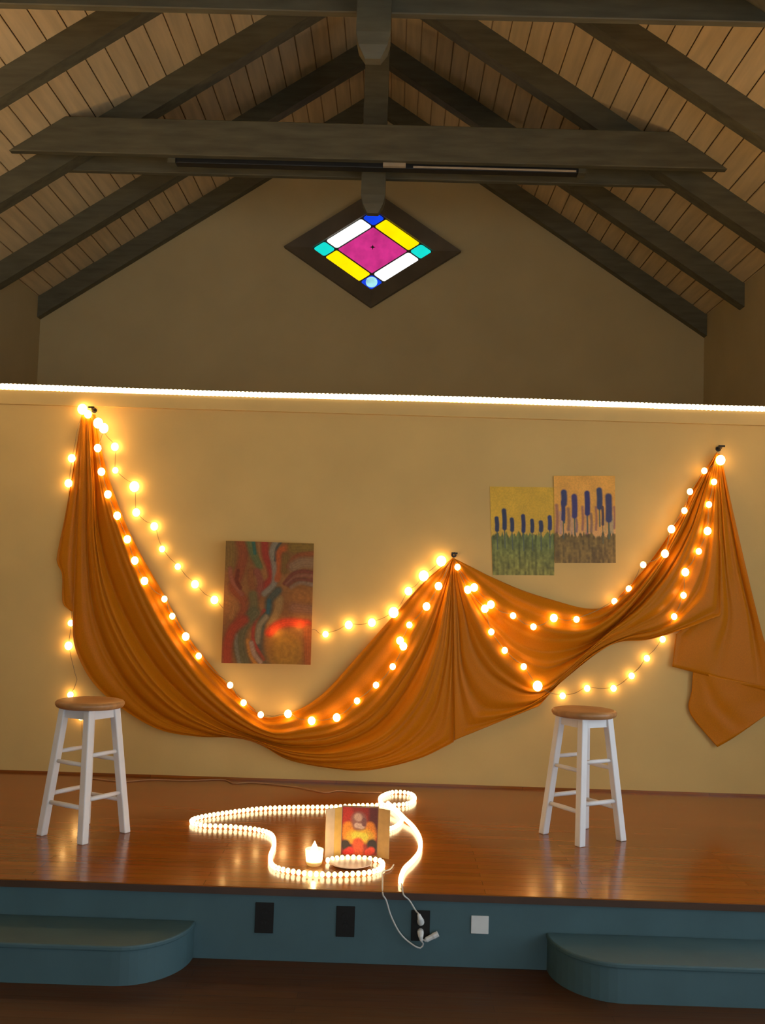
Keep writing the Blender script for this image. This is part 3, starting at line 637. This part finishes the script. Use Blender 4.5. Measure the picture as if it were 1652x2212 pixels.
# the rope goes on along the trim to both side walls and along them towards the hall: outside the picture
def sidebeads(P, label):
    P = [Vector(p) for p in P]; n = int(length(P)/.05); Q = spline(P, n)
    og = P[0]; root = thing('rope_light', (og.x, og.y, og.z-.02), label, 'rope light', 'rope lights')
    mesh('sleeve', *tube(Q, .012, 6), MAT['sleeve'], root, True)
    V, Fc = [], []
    for p in Q:
        v, f = rod(p+Vector((-.018, 0, 0)), p+Vector((.018, 0, 0)), .0185, 6); k = len(V); V += v; Fc += [tuple(i+k for i in q) for q in f]
    o = mesh('bead_row', V, Fc, MAT['ropes'], root); o['kind'] = 'stuff'
sidebeads([(pts[0].x-.05, yR, 2.3025), (-HW+.1, yR, 2.3025), (-HW+.05, yR-.1, 2.3025), (-HW+.05, 2.2, 2.3025)], 'rope light continuing round the corner along the left side wall')
sidebeads([(pts[-1].x+.05, yR, 2.3025), (HW-.1, yR, 2.3025), (HW-.05, yR-.1, 2.3025), (HW-.05, 4.7, 2.3025)], 'rope light continuing round the corner along the right side wall')
zc = .0118
FP = [(838, 1792), (858, 1783), (868, 1768), (850, 1748), (826, 1737), (822, 1722), (850, 1711), (885, 1714), (896, 1725), (880, 1736), (840, 1739), (780, 1740), (710, 1743), (630, 1744), (560, 1747), (480, 1757), (425, 1767), (414, 1776), (440, 1783), (500, 1786), (555, 1792), (586, 1803), (592, 1825), (584, 1850), (592, 1872), (640, 1884), (700, 1889), (760, 1888), (805, 1883), (826, 1872), (822, 1860), (796, 1855), (760, 1852), (728, 1854), (708, 1858)]
P = [fl(u, v, zc) for u, v in FP]; P = spline(P, 400)
t, Q = rope('rope_light', P, .0118, .0245, None, 'glowing beaded rope light coiled in a long loop round the candle on the stage', 'rope lights')
for p in Q: inst('bead', bead_floor, p, t)
FP2 = [(838, 1735), (856, 1750), (874, 1768), (894, 1788), (907, 1812), (906, 1838), (892, 1858), (874, 1876), (866, 1895), (865, 1906)]
P2 = spline([fl(u, v, zc+max(0, .026-.009*i)) for i, (u, v) in enumerate(FP2)], 120)
t, Q = rope('rope_light', P2, .0118, .0235, None, 'short glowing rope light curving to the stage edge above the plugs', 'rope lights')
for p in Q: inst('bead', bead_floor, p+Vector((0, 0, .012)) if False else p, t)
# ------------------------------------------------------------------ candle
cc = fl(678, 1868)
cd = thing('votive_candle', (cc.x, cc.y, 0), 'burning votive candle glowing in a small cup inside the rope light loop', 'candle')
mesh('cup', *lathe([(.012, .0), (.028, .0), (.033, .006), (.036, .035), (.038, .066)], (cc.x, cc.y, 0), 28, False), mat('frosted_cup_glass', (.97, .88, .66), .3, (40, .02), trans=.85), cd, True)
mesh('wax', *lathe([(.006, .010), (.0285, .010), (.0305, .020), (.028, .023), (.006, .021)], (cc.x, cc.y, 0), 24), mat('cream_wax', (.9, .78, .52), .4, (30, .04), trans=.6), cd, True)
mesh('wick', *tube([(cc.x, cc.y, .020), (cc.x+.001, cc.y, .032)], .0012, 6), MAT['fixture'], cd)
mesh('flame', *lathe([(.002, .030), (.012, .038), (.017, .052), (.013, .072), (.005, .088), (.0006, .098)], (cc.x, cc.y, 0), 16), emit('candle_flame_glow', (1, .66, .28), 110), cd, True)
# ------------------------------------------------------------------ little standing triptych picture
def img_icon(S, Tm):
    img = np.ones(S.shape+(3,))*alb((112, 24, 18)); asp = 1.45
    def K(col, w, p, soft=.5):
        nonlocal img; img = stroke(img, S, Tm, col, w, p, soft, asp)
    K((70, 22, 22), .4, [(.95, .05), (.95, .4)]); K((140, 26, 18), .35, [(.12, .1), (.12, .4)])
    K((236, 96, 22), .34, [(.18, .42), (.16, .58), (.22, .66)]); K((230, 92, 24), .30, [(.78, .40), (.84, .56), (.82, .66)])
    K((235, 120, 34), .40, [(.3, .62), (.6, .58), (.72, .62)]); K((240, 150, 50), .26, [(.4, .60), (.62, .62)])
    K((110, 66, 64), .42, [(.46, .24), (.48, .34)]); K((150, 112, 104), .22, [(.44, .20), (.45, .22)]); K((158, 122, 116), .16, [(.42, .38), (.56, .40)]); K((92, 52, 54), .12, [(.62, .26), (.62, .36)])
    K((30, 18, 16), .28, [(.10, .78), (.16, .86)]); K((30, 18, 16), .30, [(.86, .76), (.90, .86)])
    K((206, 60, 26), .30, [(.46, .74), (.48, .96)]); K((226, 30, 22), .24, [(.16, .96), (.24, .92)]); K((214, 44, 26), .22, [(.76, .95), (.84, .90)])
    return np.clip(img*(.66+.3*noise2(S, Tm, 40, 50, 4)[..., None]), 0, 1)
Yb = 4.53
pl, pr = at(737, 1848, Yb), at(813, 1850, Yb); ztop = at(775, 1742, Yb).z
ft = thing('folding_picture', ((pl.x+pr.x)/2, Yb, 0), 'small folding picture in red and orange standing open behind the candle', 'picture')
mesh('back_board', boxv(pl.x-.004, pr.x+.004, Yb+.004, Yb+.012, .0, ztop), BF, MAT['seat'], ft)
ic = poster('picture_print', [Vector((pl.x, Yb, ztop-.004)), Vector((pr.x, Yb, ztop-.004)), Vector((pr.x, Yb, .006)), Vector((pl.x, Yb, .006))], img_icon, None, None, th=.003)
ic.parent = ft; ic.location = ic.location-ft.location
greym = mat('grey_mauve_card', tuple(alb((140, 112, 92))*1.0), .5, (30, .08)); goldm = mat('gold_card_strip', tuple(alb((150, 108, 48))), .4, (30, .1)); tanm = mat('tan_card', tuple(alb((128, 92, 56))), .5, (30, .1))
def wing(x0, x1, y1, z, m, nm):
    d = Vector((x1-x0, y1-Yb, 0)).normalized(); n = Vector((-d.y, d.x, 0))*.004
    a, b = Vector((x0, Yb, 0)), Vector((x1, y1, 0)); return mesh(nm, *prism([a, b, b+n, a+n], (0, 0, z)), m, ft)
def lerp(a, b, t): return a+(b-a)*t
xl, yl = pl.x-.070, Yb-.05
w1 = wing(pl.x-.004, xl, yl, ztop-.004, greym, 'wing')
a, b = Vector((pl.x-.006, Yb-.005, 0)), Vector((pl.x-.034, Yb-.024, 0)); n_ = Vector((.0024, -.0032, 0))
mesh('gold_strip', *prism([a, b, b+n_, a+n_], (0, 0, ztop-.004)), goldm, ft)
wing(pr.x+.004, pr.x+.052, Yb-.03, ztop-.006, tanm, 'wing')
# ------------------------------------------------------------------ plate inside the small coil
c = fl(757, 1868)
bm_plate = mat('pinkish_plate_glaze', (.80, .60, .52), .4, (8, .25)); 
pt = mesh('plate', *lathe([(.02, .002), (.07, .002), (.088, .008), (.092, .011), (.088, .012), (.066, .006), (.02, .005)], (c.x, c.y, 0), 36), bm_plate, None, True, origin=(c.x, c.y, 0))
setp(pt, 'shallow pale pink plate lying inside the front coil of the rope light', 'plate')
# ------------------------------------------------------------------ wall plates on the stage front
def plate(u, v, w, h, m, label, slots=True):
    p = at(u, v, DS); t = thing('wall_plate', (p.x, DS, p.z-h/2), label, 'wall plate', 'plates on the stage front')
    bevel(mesh('cover', boxv(p.x-w/2, p.x+w/2, DS-.006, DS, p.z-h/2, p.z+h/2), BF, m, t), .002)
    if slots:
        for s in (-1, 1):
            ring = [(p.x+.0165*math.cos(a*math.pi/8), DS-.0085, p.z+s*.0195+.0142*math.sin(a*math.pi/8)) for a in range(16)]
            r = mesh('receptacle', *prism(ring, (0, .003, 0)), m, t)
            mesh('slot', *join([(boxv(p.x+dx-.0012, p.x+dx+.0012, DS-.0092, DS-.008, p.z+s*.0195-.002, p.z+s*.0195+.006), BF) for dx in (-.0063, .0063)]), MAT['blackhole'], r)
        mesh('screw', *tube([(p.x, DS-.0075, p.z), (p.x, DS-.005, p.z)], .003, 8), MAT['nail'], t)
    return p
plate(571, 1982, .072, .116, MAT['brownplate'], 'dark brown outlet plate with nothing plugged in, farthest from the white plate')
plate(746, 1990, .072, .116, MAT['brownplate'], 'dark brown outlet plate with nothing plugged in, nearer the plugged-in outlet')
po = plate(908, 1999, .072, .116, MAT['brownplate'], 'dark brown outlet plate with two white plugs in it')
pwp = plate(1036, 1997, .068, .068, MAT['whiteplate'], 'square white blank plate on the stage front', slots=False)
for s in (-1, 1):
    pass
# ------------------------------------------------------------------ cords and plugs
def cord(name, pts, r, label, m=None, plugs=()):
    og = min(pts, key=lambda p: p.z); t = thing(name, og, label, 'cord', 'white power cords')
    mesh('cable', *tube(spline(pts, 60), r, 8), m or MAT['cordw'], t, True)
    for VF in plugs: bevel(mesh('plug', VF[0], VF[1], MAT['whiteplate'], t), .003)
    return t
Yf = DS-.020
def edge(u, v): return at(u, v, Yf)
up_ = Vector((po.x, DS-.009, po.z+.0195)); lo_ = Vector((po.x, DS-.009, po.z-.0195))
pa = up_+Vector((-.001, -.028, .006))
pl1 = tube([up_, up_+Vector((0, -.020, .002)), up_+Vector((-.004, -.032, .020)), up_+Vector((-.010, -.030, .036))], [.014, .014, .010, .006], 10)
ea = fl(866, 1908, .010)
cord('power_cord', [ea, fl(868, 1913, .008), Vector((fl(871, 1920).x, DS-.024, -.006)), edge(884, 1945), edge(897, 1966), up_+Vector((-.010, -.030, .036))], .0032, 'white cord from the short rope light straight down to the outlet', plugs=[pl1])
pl2 = tube([lo_, lo_+Vector((0, -.018, 0)), lo_+Vector((.001, -.030, -.010)), lo_+Vector((.003, -.030, -.026))], [.013, .013, .010, .005], 10)
eb = fl(826, 1884, .006)
cord('power_cord', [fl(850, 1868, .005), fl(842, 1878, .005), eb, fl(826, 1900, .005), Vector((fl(827, 1912).x, DS-.026, -.006)), edge(834, 1945), edge(845, 1980), edge(864, 2016), edge(886, 2037), edge(906, 2048), edge(914, 2040), lo_+Vector((.003, -.030, -.026))], .0032, 'white cord hanging in a loop below the outlet', plugs=[pl2])
# switch or spare plug dangling at the outlet
q0, q1 = at(917, 2032, DS-.03), at(946, 2017, DS-.03)
mid = q0.lerp(q1, .55)
sp = thing('plug_adapter', (mid.x, mid.y, q0.z-.01), 'white plug adapter dangling at an angle beside the plugged-in outlet', 'adapter')
mesh('body', *tube([q0, q0.lerp(q1, .15), q0.lerp(q1, .55), q0.lerp(q1, .7), q1], [.005, .010, .010, .012, .011], 10), MAT['whiteplate'], sp)
mesh('pigtail', *tube(spline([q0, at(913, 2030, DS-.03), lo_+Vector((.003, -.034, -.026))], 10), .003, 6), MAT['cordw'], sp)
pc_ = [fl(u, v, .004) for u, v in ((190, 1680), (220, 1684), (270, 1688), (330, 1684), (400, 1686), (480, 1684), (505, 1692), (540, 1690), (590, 1694), (640, 1700), (670, 1706), (705, 1712), (730, 1708), (770, 1711), (824, 1712))]
cord('power_cord', pc_, .0030, 'thin pale cord lying on the deck along the foot of the wall', m=mat('tan_cord_vinyl', (.42, .22, .10), .5, (30, .05)), plugs=[])
